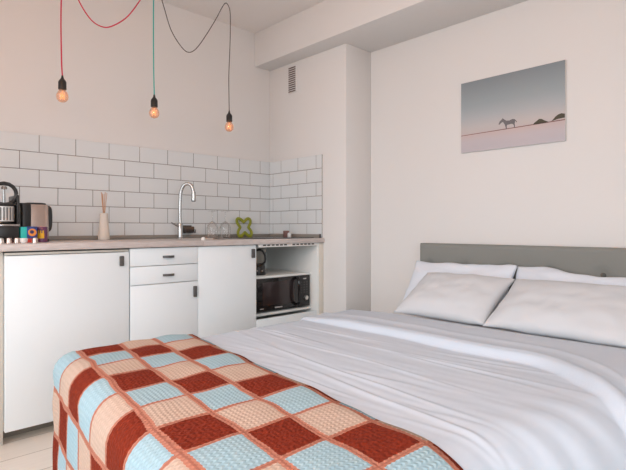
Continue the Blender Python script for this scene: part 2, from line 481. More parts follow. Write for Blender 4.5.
cp = obj('control_panel', box(-.183, X1, -.552, -.5325, Z0 + .002, Z1, b=.004), M['black'], mw)
bm = bmesh.new(); add_lathe(bm, [(.019, .5515), (.019, .556), (.015, .568), (.0, .5685)], (-.113, 0, Z0 + .062), 24, axis='Y', cap1=False)
obj('knob', bm, M['steel'], cp)
bm = bmesh.new()
for r in range(5):
    for cc in range(3):
        add_box(bm, -.158 + cc * .027, -.147 + cc * .027, -.5532, -.5515, Z0 + .098 + r * .018, Z0 + .104 + r * .018, b=.0008, seg=1)
obj('buttons', bm, M['leather'], cp)
obj('display', box(-.135, -.105, -.5528, -.5515, Z1 - .028, Z1 - .020, b=0), M['label_grey'], cp)

# small appliance on the shelf above the microwave
a = thing('blender_jar', 'small dark appliance with clear jar and curved black handle, on shelf above microwave', 'kitchen appliance', (-.445, -.44, .649))
c = (-.455, -.44, .649)
obj('base', add_lathe(bmesh.new(), [(.052, 0), (.054, .01), (.050, .05), (.044, .078), (.044, .082)], c, 28), M['black'], a)
bm = bmesh.new()
for k in range(5):
    an = PI * (1.05 + .22 * k); add_lathe(bm, [(.007, -.004), (.007, .006)], (c[0] + .05 * math.cos(an), c[1] + .05 * math.sin(an), c[2] + .03), 10)
obj('buttons', bm, M['chrome'], a)
obj('jar', add_lathe(bmesh.new(), [(.040, .083), (.044, .088), (.058, .165), (.060, .180), (.057, .180), (.055, .165), (.041, .09)], c, 28, cap1=False), thin_glass('frosted_jar', (.80, .78, .74), .3, .35, (.75, .72, .66)), a)
bm = bmesh.new(); add_tube(bm, smooth_path([(c[0] - .05, c[1] - .03, c[2] + .165), (c[0] - .035, c[1] - .075, c[2] + .175), (c[0] - .01, c[1] - .09, c[2] + .14), (c[0] - .01, c[1] - .085, c[2] + .09), (c[0] - .035, c[1] - .045, c[2] + .06)], 6), .007, 10)
obj('handle', bm, M['black'], a)

# sink and tap
s = thing('sink', 'inset steel sink in the worktop, in front of the tall tap', 'sink', (-.82, -.36, .74))
bm = bmesh.new()
def ring_rect(x0, x1, y0, y1, z): return [bm.verts.new(p) for p in ((x0, y0, z), (x1, y0, z), (x1, y1, z), (x0, y1, z))]
rs = [ring_rect(sx0 - .012, sx1 + .012, sy0 - .012, sy1 + .012, CT + .0006), ring_rect(sx0 - .010, sx1 + .010, sy0 - .010, sy1 + .010, CT + .003),
      ring_rect(sx0 + .004, sx1 - .004, sy0 + .004, sy1 - .004, CT + .003), ring_rect(sx0 + .006, sx1 - .006, sy0 + .006, sy1 - .006, CT - .004),
      ring_rect(sx0 + .016, sx1 - .016, sy0 + .016, sy1 - .016, .76), ring_rect(sx0 + .03, sx1 - .03, sy0 + .03, sy1 - .03, .752)]
for p_, q_ in zip(rs, rs[1:]):
    for i in range(4): bm.faces.new((p_[i], p_[(i + 1) % 4], q_[(i + 1) % 4], q_[i]))
bm.faces.new(rs[-1])
obj('basin', bm, M['steel'], s)
obj('drain', add_lathe(bmesh.new(), [(.0, .7535), (.03, .7535), (.034, .7525)], (-.82, -.36, 0), 20, cap0=False, cap1=False), M['chrome'], s)
k_ = obj('drain_knob', add_lathe(bmesh.new(), [(.012, CT + .0005), (.012, CT + .006), (.010, CT + .017), (.004, CT + .019)], (-.975, -.59, 0), 16), M['white_plastic'], s)

t = thing('kitchen_tap', 'tall chrome gooseneck tap standing behind the sink', 'tap', (-.872, -.125, CT))
tx, ty = -.872, -.125
obj('base', add_lathe(bmesh.new(), [(.027, CT), (.027, CT + .006), (.019, CT + .010), (.0185, CT + .10), (.015, CT + .108)], (tx, ty, 0), 24), M['chrome'], t)
bm = bmesh.new()
pts = [(tx, ty, CT + .10), (tx - .002, ty, CT + .18), (tx, ty, CT + .26), (tx + .003, ty - .004, CT + .315), (tx + .016, ty - .016, CT + .358), (tx + .036, ty - .034, CT + .372), (tx + .056, ty - .052, CT + .358), (tx + .066, ty - .062, CT + .312)]
add_tube(bm, smooth_path(pts, 8), .0115, 14); obj('neck', bm, M['chrome'], t)
e = (tx + .066, ty - .062)
obj('spray_head', add_lathe(bmesh.new(), [(.013, CT + .318), (.0145, CT + .30), (.0165, CT + .262), (.0165, CT + .258)], (e[0], e[1], 0), 20), M['chrome'], t)
obj('aerator', add_lathe(bmesh.new(), [(.0135, CT + .2585), (.0135, CT + .252)], (e[0], e[1], 0), 18), M['black'], t)
bm = bmesh.new(); add_tube(bm, [(tx - .016, ty - .004, CT + .088), (tx - .035, ty - .008, CT + .093), (tx - .075, ty - .02, CT + .108)], [.010, .0065, .005], 12)
obj('lever', bm, M['chrome'], t)

cd = thing('sponge_caddy', 'small dark sponge caddy stuck to the tiles beside the tap', 'caddy', (-.76, -.04, .938))
bm = bmesh.new()
for z in (.945, .957): add_tube(bm, [(-.797, -.009, z), (-.797, -.07, z), (-.722, -.07, z), (-.722, -.009, z)], .0025, 8)
for k in range(7): add_tube(bm, [(-.797 + k * .0125, -.07, .957), (-.797 + k * .0125, -.07, .938), (-.797 + k * .0125, -.012, .938)], .0018, 6)
add_box(bm, -.798, -.721, -.0125, -.0085, .936, .99, b=.001)
obj('rack', bm, M['black'], cd)
q = obj('sponge', box(-.792, -.727, -.066, -.020, .941, .982, b=.008, seg=3), M['sponge']); tag(q, 'brown sponge lying in the small dark caddy on the tiles', 'sponge')

# two stemmed glasses drying upside down
def wine_glass(x, y, label):
    g = thing('wine_glass', label, 'glass', (x, y, CT), 'wine glasses by the sink')
    pf = [(.031, 0), (.036, .02), (.041, .055), (.041, .075), (.034, .098), (.018, .114), (.0065, .121)]
    bm = add_lathe(bmesh.new(), pf + [], (x, y, CT + .0005), 32, cap0=False, cap1=False)
    inn = [(r - .0012, h) for r, h in pf[:-1]] + [(.004, .1185)]
    obj('bowl', bm, M['glass'], g)
    obj('stem', add_lathe(bmesh.new(), [(.0065, .121), (.0042, .130), (.0038, .178), (.006, .190)], (x, y, CT + .0005), 16), M['glass'], g)
    obj('foot', add_lathe(bmesh.new(), [(.006, .190), (.034, .1935), (.034, .1955), (.0, .1965)], (x, y, CT + .0005), 32, cap0=False, cap1=False), M['glass'], g)
    return g
wine_glass(-.597, -.088, 'upside-down stemmed glass nearer the tap, left of its twin')
wine_glass(-.487, -.088, 'upside-down stemmed glass next to the green trivet')

# green clover outline trivet leaning on the tiles
tr = thing('clover_trivet', 'green four-lobed outline trivet leaning on the tiles right of the glasses', 'trivet', (-.30, -.05, CT))
pts = []
for k in range(97):
    a = 2 * PI * k / 96
    r = .061 + .022 * math.cos(4 * (a - PI / 4)) 
    xx, zz = r * math.cos(a), r * math.sin(a)
    zz *= 1.04
    pts.append((-.290 + xx, -.0395 - .025 * (.07 - zz) / .14 - .0, CT + .079 + zz))
bm = bmesh.new()
n = len(pts) - 1
rings = []
for i in range(n):
    p0, p1, p2 = Vector(pts[i - 1 if i else n - 1]), Vector(pts[i]), Vector(pts[(i + 1) % n])
    T_ = (p2 - p0).normalized(); nb = Vector((0, -1, 0)); side = T_.cross(nb).normalized()
    rings.append([bm.verts.new(p1 + side * .0122 * math.cos(2 * PI * q_ / 10) + nb * .007 * math.sin(2 * PI * q_ / 10)) for q_ in range(10)])
for i in range(n):
    A, B = rings[i], rings[(i + 1) % n]
    for q_ in range(10): bm.faces.new((A[q_], A[(q_ + 1) % 10], B[(q_ + 1) % 10], B[q_]))
obj('outline', bm, M['green'], tr)

# hob plate let into the worktop
hb = thing('hob', 'flat black glass hob on the right end of the worktop', 'hob', (-.32, -.33, CT))
obj('glass_plate', box(-.56, -.05, -.575, -.165, CT + .0003, CT + .005, b=.0015), M['black_gloss'], hb)
bm = bmesh.new()
for x, y, r in ((-.45, -.265, .075), (-.19, -.265, .085), (-.45, -.465, .085), (-.19, -.465, .075)):
    bm = add_lathe(bmesh.new(), [(r, CT + .0051), (r - .003, CT + .0053), (r - .006, CT + .0051)], (x, y, 0), 36, cap0=False, cap1=False)
    obj('zone_ring', bm, M['leather'], hb)

pj = thing('small_pot', 'tiny brown pot with a pale lid, standing by the corner on the hob', 'pot', (-.075, -.345, CT + .005))
obj('body', add_lathe(bmesh.new(), [(.022, 0), (.024, .004), (.023, .045), (.020, .048)], (-.088, -.31, CT + .0052), 24), M['pot_brown'], pj)
q = obj('salt_shaker', add_lathe(bmesh.new(), [(.013, 0), (.0145, .004), (.0145, .022), (.012, .031), (.004, .034)], (-.092, -.352, CT + .0052), 20), M['white_plastic'])
tag(q, 'tiny white shaker in front of the small brown pot', 'shaker')

# reed diffuser
rd = thing('reed_diffuser', 'cream bottle of thin reeds standing against the tiled wall', 'diffuser', (-1.41, -.13, CT))
rx, ry = -1.383, -.135
obj('bottle', add_lathe(bmesh.new(), [(.030, 0), (.033, .004), (.033, .03), (.027, .09), (.0235, .14), (.0235, .160), (.019, .163), (.018, .13)], (rx, ry, CT), 28, cap1=False), M['ceramic'], rd)
for k, (dx, dy) in enumerate(((-.016, .0), (-.008, .008), (.002, -.008), (.010, .006), (.016, -.004), (-.002, .010))):
    bm = bmesh.new(); add_tube(bm, [(rx - dx * .5, ry - dy * .5, CT + .02), (rx + dx, ry + dy, CT + .29 - .006 * (k % 3))], .0019, 8)
    obj('reed', bm, M['reed'], rd)

# kettle
kt = thing('electric_kettle', 'brushed steel electric kettle with black handle behind the coloured boxes', 'kettle', (-1.768, -.215, CT))
kx, ky = -1.782, -.215
def rrect(cx, cy, hx, hy, r, z, n=6):
    o = []
    for sx, sy, a0 in ((1, 1, 0), (-1, 1, 90), (-1, -1, 180), (1, -1, 270)):
        for k in range(n + 1):
            a = math.radians(a0 + 90 * k / n); o.append((cx + sx * (hx - r) + r * math.cos(a), cy + sy * (hy - r) + r * math.sin(a), z))
    return o
def add_loft(bm, loops, cap=True):
    R = [[bm.verts.new(p) for p in l] for l in loops]
    for a, b in zip(R, R[1:]):
        for i in range(len(a)): bm.faces.new((a[i], a[(i + 1) % len(a)], b[(i + 1) % len(b)], b[i]))
    if cap: bm.faces.new(R[0][::-1]); bm.faces.new(R[-1])
    return bm
obj('base', add_loft(bmesh.new(), [rrect(kx, ky, .064, .060, .03, CT), rrect(kx, ky, .066, .062, .03, CT + .012), rrect(kx, ky, .062, .058, .03, CT + .016)]), M['black'], kt)
obj('body', add_loft(bmesh.new(), [rrect(kx, ky, .062, .056, .022, CT + .0165), rrect(kx, ky, .063, .057, .022, CT + .03), rrect(kx, ky, .060, .054, .021, CT + .185), rrect(kx, ky, .057, .051, .020, CT + .197)]), M['copper'], kt)
obj('lid', add_loft(bmesh.new(), [rrect(kx, ky, .053, .047, .020, CT + .1975), rrect(kx, ky, .050, .044, .020, CT + .205), rrect(kx, ky, .035, .03, .018, CT + .208)]), M['black'], kt)
obj('spout', add_loft(bmesh.new(), [rrect(kx - .050, ky - .010, .024, .052, .011, CT + .018), rrect(kx - .050, ky - .010, .025, .051, .012, CT + .175), rrect(kx - .052, ky - .010, .026, .046, .012, CT + .203)]), M['black'], kt)
bm = bmesh.new(); add_tube(bm, smooth_path([(kx + .055, ky, CT + .178), (kx + .070, ky, CT + .182), (kx + .077, ky, CT + .165), (kx + .078, ky, CT + .11), (kx + .075, ky, CT + .074), (kx + .066, ky, CT + .062), (kx + .058, ky, CT + .066)], 6), .0125, 12)
obj('handle', bm, M['black'], kt)

# capsule coffee machine
cm = thing('coffee_machine', 'black and chrome capsule coffee machine at the left end of the worktop', 'coffee machine', (-1.945, -.28, CT))
mx_, my_ = -1.952, -.28
obj('base', add_loft(bmesh.new(), [rrect(mx_, my_, .058, .13, .02, CT), rrect(mx_, my_, .058, .13, .02, CT + .010), rrect(mx_, my_, .055, .127, .02, CT + .016)]), M['black'], cm)
obj('column', add_loft(bmesh.new(), [rrect(mx_, my_ + .06, .052, .066, .02, CT + .016), rrect(mx_, my_ + .06, .052, .066, .02, CT + .19), rrect(mx_, my_ + .06, .048, .060, .02, CT + .198)]), M['black'], cm)
hd = obj('brew_head', add_loft(bmesh.new(), [rrect(mx_, my_ - .05, .044, .062, .02, CT + .102), rrect(mx_, my_ - .05, .047, .066, .02, CT + .106), rrect(mx_, my_ - .05, .047, .066, .02, CT + .178), rrect(mx_, my_ - .05, .044, .062, .02, CT + .183)]), M['steel'], cm)
bm = bmesh.new()
for k in range(6): add_box(bm, mx_ - .036 + k * .0135, mx_ - .030 + k * .0135, my_ - .1185, my_ - .1155, CT + .110, CT + .174, b=.001, seg=1)
obj('ribs', bm, M['leather'], hd)
bm = bmesh.new()
add_tube(bm, [(mx_ + .053 * math.cos(PI * k / 16 * 2), my_ - .09, CT + .240 + .052 * math.sin(PI * k / 16 * 2)) for k in range(17)], .009, 12)
obj('ring_handle', bm, M['black'], cm)
bm = bmesh.new(); add_tube(bm, [(mx_, my_ - .09, CT + .196), (mx_, my_ - .088, CT + .262)], [.006, .0045], 10); add_lathe(bm, [(.012, .262), (.014, .268), (.010, .276)], (mx_, my_ - .088, CT), 16)
obj('lever', bm, M['chrome'], cm)
for sx_ in (-1, 1): obj('side_frame', box(mx_ + sx_ * .0535 - .005, mx_ + sx_ * .0535 + .005, my_ - .122, my_ + .05, CT + .0925, CT + .235, b=.004), M['black'], cm)
obj('collar', box(mx_ - .048, mx_ + .048, my_ - .118, my_ + .04, CT + .184, CT + .196, b=.004), M['black'], cm)
obj('drip_tray', box(mx_ - .057, mx_ + .057, my_ - .128, my_ - .01, CT + .0165, CT + .080, b=.004), M['black'], cm)
obj('tray_grid', box(mx_ - .060, mx_ + .060, my_ - .132, my_ - .008, CT + .0805, CT + .092, b=.003), M['chrome'], cm)
bm = bmesh.new(); add_tube(bm, smooth_path([(mx_ + .052, my_ + .05, CT + .10), (mx_ + .07, my_ + .09, CT + .085), (mx_ + .08, my_ + .20, CT + .07), (mx_ + .10, my_ + .235, CT + .045), (mx_ + .16, my_ + .245, CT + .04)], 8), .003, 8)
obj('power_cord', bm, M['black'], cm)

# cups, cartons and capsules in front
st = obj('flat_carton', box(-1.884, -1.818, -.405, -.345, CT, CT + .020, b=.001), M['redcard']); tag(st, 'flat red carton under the teal and blue box', 'box')
bx = thing('coffee_box', 'small teal and blue box with an orange round print in front of the kettle', 'box', (-1.85, -.375, CT + .02))
obj('side_face', box(-1.888, -1.8605, -.402, -.348, CT + .0203, CT + .078, b=.001), M['teal'], bx)
fb = obj('front_face', box(-1.860, -1.8145, -.402, -.348, CT + .0203, CT + .080, b=.001), M['blue'], bx)
bm = bmesh.new()
add_lathe(bm, [(.019, .402), (.019, .4028), (.0, .4028)], (-1.8365, 0, CT + .051), 24, axis='Y', cap1=False)
obj('round_print', bm, M['orange'], fb)
bm = bmesh.new(); add_lathe(bm, [(.009, .4028), (.009, .4036), (.0, .4036)], (-1.8385, 0, CT + .053), 20, axis='Y', cap1=False)
for dx, dz in ((-.016, .024), (.014, .024), (.016, -.020), (-.015, -.022)): add_lathe(bm, [(.005, .402), (.005, .4028), (.0, .4028)], (-1.8365 + dx, 0, CT + .051 + dz), 12, axis='Y', cap1=False)
obj('dark_print', bm, M['orange_dark'], fb)
mg = thing('printed_tin', 'small plum and yellow tin in front of the kettle, right of the teal box', 'tin', (-1.782, -.36, CT))
obj('body', add_lathe(bmesh.new(), [(.024, 0), (.026, .002), (.026, .076), (.024, .079), (.0, .0795)], (-1.782, -.36, CT), 28, cap1=False), M['purple'], mg)
bm = bmesh.new()
def arc_patch(bm, cx, cy, r, a0, a1, z0, z1, n=8):
    lo = []; hi = []
    for k in range(n + 1):
        a = a0 + (a1 - a0) * k / n; lo.append(bm.verts.new((cx + r * math.cos(a), cy + r * math.sin(a), z0))); hi.append(bm.verts.new((cx + r * math.cos(a), cy + r * math.sin(a), z1)))
    for k in range(n): bm.faces.new((lo[k], lo[k + 1], hi[k + 1], hi[k]))
arc_patch(bm, -1.782, -.36, .0264, PI * 1.15, PI * 1.55, CT + .020, CT + .046)
for k in range(3): arc_patch(bm, -1.782, -.36, .0264, PI * (1.17 + .14 * k), PI * (1.25 + .14 * k), CT + .046, CT + .060, 3)
obj('yellow_print', bm, M['yellow'], mg)

def capsule(x, y, mat, label, hollow=False, sc=1.0):
    o = obj('coffee_capsule', add_lathe(bmesh.new(), [(r * sc, h * sc) for r, h in [(.0165, 0), (.0165, .0012), (.0142, .0016), (.0130, .018), (.0118, .024), (.006, .0275), (.0, .028)]], (x, y, CT), 24, cap1=False), mat)
    return tag(o, label, 'coffee capsule', 'coffee capsules along the front of the worktop')
capsule(-1.985, -.466, M['steel'], 'silver coffee capsule at the left edge, farthest left of the row')
capsule(-1.952, -.470, M['copper'], 'rosy silver coffee capsule, second from the left in the row')
capsule(-1.923, -.488, M['copper'], 'rosy silver coffee capsule just left of the white cup')
capsule(-1.858, -.535, M['copper'], 'pale copper coffee capsule standing alone below the teal box')
cu = thing('espresso_cup', 'tiny white cup with dark inside between the coffee capsules', 'cup', (-1.897, -.497, CT))
obj('body', add_lathe(bmesh.new(), [(.010, 0), (.015, .006), (.0175, .024), (.0165, .024), (.013, .010)], (-1.897, -.500, CT), 24, cap1=False), M['white_plastic'], cu)
obj('coffee', add_lathe(bmesh.new(), [(.0, .0195), (.0153, .0195)], (-1.897, -.500, CT), 24, cap0=False, cap1=False), M['slot'], cu)

# ------------------------------------------------------------------ pendants
PY = -.32
def pendant(label, pts, mat, bx, bz, cord_r=.0034):
    p = thing('pendant_lamp', label, 'lamp', (bx, PY, bz), 'bare bulb pendants over the worktop')
    bm = bmesh.new(); add_tube(bm, smooth_path(pts, 10), cord_r, 10); obj('cord', bm, mat, p)
    hz = bz + .036
    obj('lamp_holder', add_lathe(bmesh.new(), [(.019, hz), (.0205, hz + .002), (.0205, hz + .040), (.017, hz + .048), (.008, hz + .060), (.005, hz + .072), (.0045, hz + .076)], (bx, PY, 0), 24), M['black'], p)
    b = obj('bulb', add_lathe(bmesh.new(), [(.013, hz + .004), (.014, hz - .003), (.022, bz + .024), (.0285, bz + .010), (.030, bz - .002), (.0275, bz - .015), (.019, bz - .026), (.008, bz - .0305), (.0, bz - .031)], (bx, PY, 0), 28, cap0=False, cap1=False), M['amber'], p)
    bm = bmesh.new()
    add_tube(bm, [(bx + .011 * math.cos(k * 1.1), PY + .011 * math.sin(k * 1.1), bz - .014 + .028 * (k % 2)) for k in range(12)], .0016, 6)
    add_tube(bm, [(bx, PY, bz + .03), (bx, PY, bz + .0)], .002, 6)
    obj('filament', bm, M['filament'], b)
    return p
def P(x, z): return (x, PY, z + FZ)
ROSE = (-1.155, 1.548)
b1 = (-1.672, .705 + FZ); b2 = (-1.152, .700 + FZ); b3 = (-.609, .692 + FZ)
pendant('leftmost bare bulb pendant, on a red cord with a swag', [P(ROSE[0] - .01, 1.548), P(-1.195, 1.45), P(-1.240, 1.36), P(-1.32, 1.235), P(-1.41, 1.155), P(-1.470, 1.138), P(-1.53, 1.165), P(-1.592, 1.252), P(-1.63, 1.36), P(-1.650, 1.50), P(-1.662, 1.535), P(-1.674, 1.50), P(-1.676, 1.30), P(-1.679, 1.10), P(-1.676, .90), P(b1[0], .812), P(b1[0], .80)], M['red_cord'], *b1)
pendant('middle bare bulb pendant, on a straight teal cord', [P(ROSE[0], 1.548), P(-1.157, 1.2), P(-1.155, .95), P(b2[0], .82), P(b2[0], .80)], M['teal_cord'], *b2)
pendant('rightmost bare bulb pendant, on a thin brown cord with a swag', [P(ROSE[0] + .012, 1.548), P(-1.110, 1.43), P(-1.085, 1.355), P(-1.04, 1.235), P(-.97, 1.15), P(-.917, 1.128), P(-.86, 1.17), P(-.78, 1.29), P(-.71, 1.41), P(-.66, 1.505), P(-.632, 1.533), P(-.606, 1.50), P(-.600, 1.42), P(-.603, 1.25), P(-.612, 1.05), P(-.611, .90), P(b3[0], .80), P(b3[0], .79)], M['brown_cord'], *b3, cord_r=.0027)

# ------------------------------------------------------------------ picture on the wall
pc = thing('canvas_picture', 'unframed picture of a lone zebra on a pale plain, over the bed', 'picture', (HX, -1.88, .465 + FZ))
py0, py1, pz0, pz1 = -2.188, -1.578, .465 + FZ, .896 + FZ          # py1 is the end nearer the corner
obj('canvas', box(HX - .016, HX, py0, py1, pz0, pz1, b=.001), M['print_edge'], pc)
m = principled('printed_scene', (.5, .5, .5), .7); M['print'] = m
b = m.node_tree.nodes['Principled BSDF']
tc = N(m, 'ShaderNodeTexCoord'); sp = N(m, 'ShaderNodeSeparateXYZ'); rp = N(m, 'ShaderNodeValToRGB')
mr = N(m, 'ShaderNodeMapRange'); mr.inputs[1].default_value = 0; mr.inputs[2].default_value = pz1 - pz0
el = rp.color_ramp.elements
cols = [(0, (.53, .49, .52)), (.15, (.56, .50, .52)), (.255, (.60, .48, .46)), (.262, (.57, .50, .485)), (.34, (.55, .51, .50)), (.48, (.44, .46, .475)), (.65, (.34, .38, .40)), (1, (.235, .265, .28))]
el[0].position, el[0].color = cols[0][0], (*cols[0][1], 1); el[1].position, el[1].color = 1, (*cols[-1][1], 1)
for pos_, cc in cols[1:-1]:
    e_ = el.new(pos_); e_.color = (*cc, 1)
L(m, tc.outputs['Object'], sp.inputs[0]); L(m, sp.outputs[2], mr.inputs[0]); L(m, mr.outputs[0], rp.inputs[0]); L(m, rp.outputs[0], b.inputs['Base Color'])
pr_ = obj('print', box(HX - .0170, HX - .0161, py0 + .001, py1 - .001, pz0 + .001, pz1 - .001, b=0), M['print'], pc)
def flat_shape(name, pts, mat, par, d=.0006, x=HX - .0171):
    bm = bmesh.new(); add_prism(bm, [(x, y, z + FZ) for y, z in pts], (-d, 0, 0)); return obj(name, bm, mat, par)
hz_ = .576
flat_shape('ridge_line', [(py0 + .001, hz_ + .004), (py1 - .001, hz_ - .003), (py1 - .001, hz_ - .0065), (py0 + .001, hz_ - .001)], M['line'], pr_)
flat_shape('bush', [(-2.018, .575), (-2.026, .585), (-2.038, .592), (-2.052, .602), (-2.066, .600), (-2.080, .590), (-2.10, .580), (-2.10, .577)], M['bush'], pr_)
flat_shape('bush', [(-2.118, .579), (-2.126, .588), (-2.138, .601), (-2.152, .610), (-2.168, .614), (-2.186, .609), (-2.186, .588), (-2.15, .586)], M['bush'], pr_)
# zebra, walking to the left (towards the corner, larger y)
zb = [(-1.820, .607), (-1.826, .622), (-1.838, .632), (-1.846, .640), (-1.850, .634), (-1.856, .630), (-1.866, .622), (-1.885, .620), (-1.902, .626), (-1.914, .624), (-1.922, .616), (-1.930, .606), (-1.926, .603), (-1.919, .612), (-1.917, .604), (-1.915, .596), (-1.918, .586), (-1.917, .573), (-1.911, .573), (-1.912, .586), (-1.906, .596),
      (-1.896, .599), (-1.880, .597), (-1.871, .597), (-1.869, .586), (-1.870, .573), (-1.864, .573), (-1.862, .587), (-1.858, .599), (-1.852, .609), (-1.846, .618), (-1.836, .614), (-1.826, .604)]
mz = principled('zebra_hide', (.2, .2, .2), .8)
b = mz.node_tree.nodes['Principled BSDF']; tc = N(mz, 'ShaderNodeTexCoord'); wv = N(mz, 'ShaderNodeTexWave'); wv.bands_direction = 'Y'; wv.inputs['Scale'].default_value = 55; wv.inputs['Distortion'].default_value = 2
rp = N(mz, 'ShaderNodeValToRGB'); rp.color_ramp.elements[0].color = (.07, .065, .07, 1); rp.color_ramp.elements[1].color = (.30, .27, .27, 1)
L(mz, tc.outputs['Object'], wv.inputs[0]); L(mz, wv.outputs['Fac'], rp.inputs[0]); L(mz, rp.outputs[0], b.inputs['Base Color'])
flat_shape('zebra', zb, mz, pr_)

# ------------------------------------------------------------------ bed
bd = thing('bed', 'double bed with a grey buttoned headboard against the right wall', 'bed', (-.9, -2.01, 0))
BY0, BY1 = -2.70, -1.325
hx0, hx1 = .188, .268
# upholstered headboard: soft slab with dimples at the buttons
btn = [(-1.39 - .2485 * k, .736) for k in range(6)] + [(-1.515 - .2485 * k, .60) for k in range(5)]
btn = [(y + .0, z) for y, z in btn]
hb0, hb1, hbz = -2.735, -1.313, .8725
def headboard():
    bm = bmesh.new(); ny, nz = 190, 84; fr = []
    for j in range(nz + 1):
        row = []
        for i in range(ny + 1):
            y = hb0 + (hb1 - hb0) * i / ny; z = .10 + (hbz - .10) * j / nz
            dd = 0
            for by, bz in btn:
                r2 = (y - by) ** 2 + (z - bz) ** 2
                if r2 < .02: dd += .016 * math.exp(-r2 / .0011)
            ed = min(y - hb0, hb1 - y, hbz - z)
            rd = .018 - math.sqrt(max(0, .018 ** 2 - (.018 - min(ed, .018)) ** 2)) if ed < .018 else 0
            row.append(bm.verts.new((hx0 + dd + rd, y, z)))
        fr.append(row)
    for j in range(nz):
        for i in range(ny): bm.faces.new((fr[j][i], fr[j][i + 1], fr[j + 1][i + 1], fr[j + 1][i]))
    border = [fr[0][i] for i in range(ny + 1)] + [fr[j][ny] for j in range(1, nz + 1)] + [fr[nz][i] for i in range(ny - 1, -1, -1)] + [fr[j][0] for j in range(nz - 1, 0, -1)]
    back = [bm.verts.new((hx1, v.co.y, v.co.z)) for v in border]
    for i in range(len(border)):
        j = (i + 1) % len(border); bm.faces.new((border[i], back[i], back[j], border[j]))
    bm.faces.new(back)
    return bm
hbd = obj('headboard', headboard(), M['head'], bd, angle=60)
for by, bz in btn:
    if bz < .7: continue
    obj('button', add_lathe(bmesh.new(), [(.010, -(hx0 + .018)), (.013, -(hx0 + .012)), (.010, -(hx0 + .006)), (.0, -(hx0 + .004))][::-1] if False else [(.011, hx0 + .018), (.013, hx0 + .012), (.010, hx0 + .006), (.0, hx0 + .004)], (0, by, bz), 16, axis='X', cap1=False), M['button'], hbd)
obj('base', box(-1.90, .185, BY0 + .03, BY1 - .03, .12, .26, b=.01), M['head'], bd)
for x in (-1.80, .10):
    for y in (BY0 + .12, BY1 - .12): obj('leg', add_lathe(bmesh.new(), [(.022, 0), (.03, .12)], (x, y, 0), 16), M['wood_leg'], bd)
bm = box(-1.93, .180, BY0 + .07, BY1 - .025, .2605, .460, b=.06, seg=5)
q = obj('mattress', bm, M['mattress']); tag(q, 'white mattress on the bed, under the duvet and pillows', 'mattress')

def ss(a, b, x):
    t = min(1, max(0, (x - a) / (b - a))); return t * t * (3 - 2 * t)
# rounded-box wrapping used by the duvet and the blanket
def wrap(p, q, off=0.0):
    """p = -x, q = -y of the flat cloth; returns x, y, drop"""
    R = .046 + off; Lq0, Lq1 = 1.315, 2.555 + .12 * ss(1.65, 1.0, p)
    Lp = 1.932 + .122 * (min(max(q, Lq0), Lq1) - 1.40)   # the cloth hangs a little askew over the foot end
    Rn = .165 + off
    a = p - Lp
    if q > Lq1: bq, sg, Lq, Rq = q - Lq1, 1, Lq1, Rn
    elif q < Lq0: bq, sg, Lq, Rq = Lq0 - q, -1, Lq0, R
    else: bq, sg, Lq, Rq = 0, 1, q, R
    if a <= 0 and bq <= 0: return p, q, 0.0, 0.0
    if a <= 0: rho, ca, sa, RR = bq, 0, 1, Rq
    elif bq <= 0: rho, ca, sa, RR = a, 1, 0, R
    else:
        rho = (a ** 5 + bq ** 5) ** (1 / 5); h = math.hypot(a, bq); ca, sa = a / h, bq / h; RR = R * ca * ca + Rq * sa * sa
    if rho < RR * PI / 2: rad, drop = RR * math.sin(rho / RR), RR * (1 - math.cos(rho / RR))
    else: rad, drop = RR + .012 * (rho - RR * PI / 2), RR + (rho - RR * PI / 2)
    ry = rad
    if sg < 0: ry = max(0.02, rad - .42 * max(0, drop - .07)) if a > 0 else rad
    return (Lp + rad * ca if a > 0 else p), (Lq + sg * ry * sa if bq > 0 else q), drop, rho

T0 = .505
def nz(x, y, s=0): return noise.noise(Vector((x, y, s)))
def L0p(q): return 1.497 + .135 * (q - 1.40)         # head-side edge of the blanket
creases = []
for k in range(36):
    creases.append((.86 + .76 * random.random(), random.uniform(1.2, 2.9), random.uniform(.12, .45), random.uniform(.0012, .0032), random.uniform(.007, .014), random.uniform(-.16, .10), random.uniform(0, 9)))
creases += [(1.20, 1.95, .7, .004, .010, .05, 1.0), (1.36, 2.1, .7, .005, .011, .09, 2.0), (1.02, 2.2, .6, .004, .010, .0, 3.0), (1.47, 2.35, .6, .006, .012, .12, 4.0)]
def duvet_h(p, q):
    cov = ss(-.05, .05, L0p(q) - p)                   # 0 below the blanket
    h = .006 * nz(p * 2.2, q * 1.6, 3) + .0022 * nz(p * 6, q * 2.2, 5)
    for pc_, qc, ql, am, w_, sl, sd in creases:
        dq = (q - qc) / ql
        if abs(dq) > 1: continue
        c0 = pc_ + sl * (q - qc) + .025 * nz(q * 2.2, sd, 9)
        d = (p - c0) / w_
        if abs(d) > 4: continue
        h += am * (1 - dq * dq) ** 2 * (math.exp(-d * d) - .45 * math.exp(-(d + 1.6) ** 2 * .7))
    h += .0013 * nz(p * 16, q * 3.0, 7) + .0010 * nz(p * 34, q * 9.0, 17)
    # radiating folds where the near side falls
    f_ = ss(2.50, 2.80, q)
    h += f_ * (.0055 * math.sin(p * 52 + 5.0 * nz(p * 2, q, 2)) * (.6 + .4 * nz(p * 3, 1, 4)))
    h *= cov
    # turned-back head end: a thick soft roll from x = -0.83 to the pillows
    e = .835 + .018 * nz(q * 2.5, 0, 1) + .30 * ss(2.40, 2.95, q)
    rise = ss(0, .024, e - p)
    far = ss(1.28, 1.62, q)
    top = .026 * rise * (.45 + .55 * far)
    top += .009 * math.exp(-((p - (e - .050)) / .028) ** 2) * far
    h = h * (1 - .75 * rise) + top
    h += rise * (.006 * math.exp(-((p - e + .17 - .02 * nz(q * 3, 4, 4)) / .02) ** 2) + .004 * nz(p * 5, q * 2.5, 8))
    return h
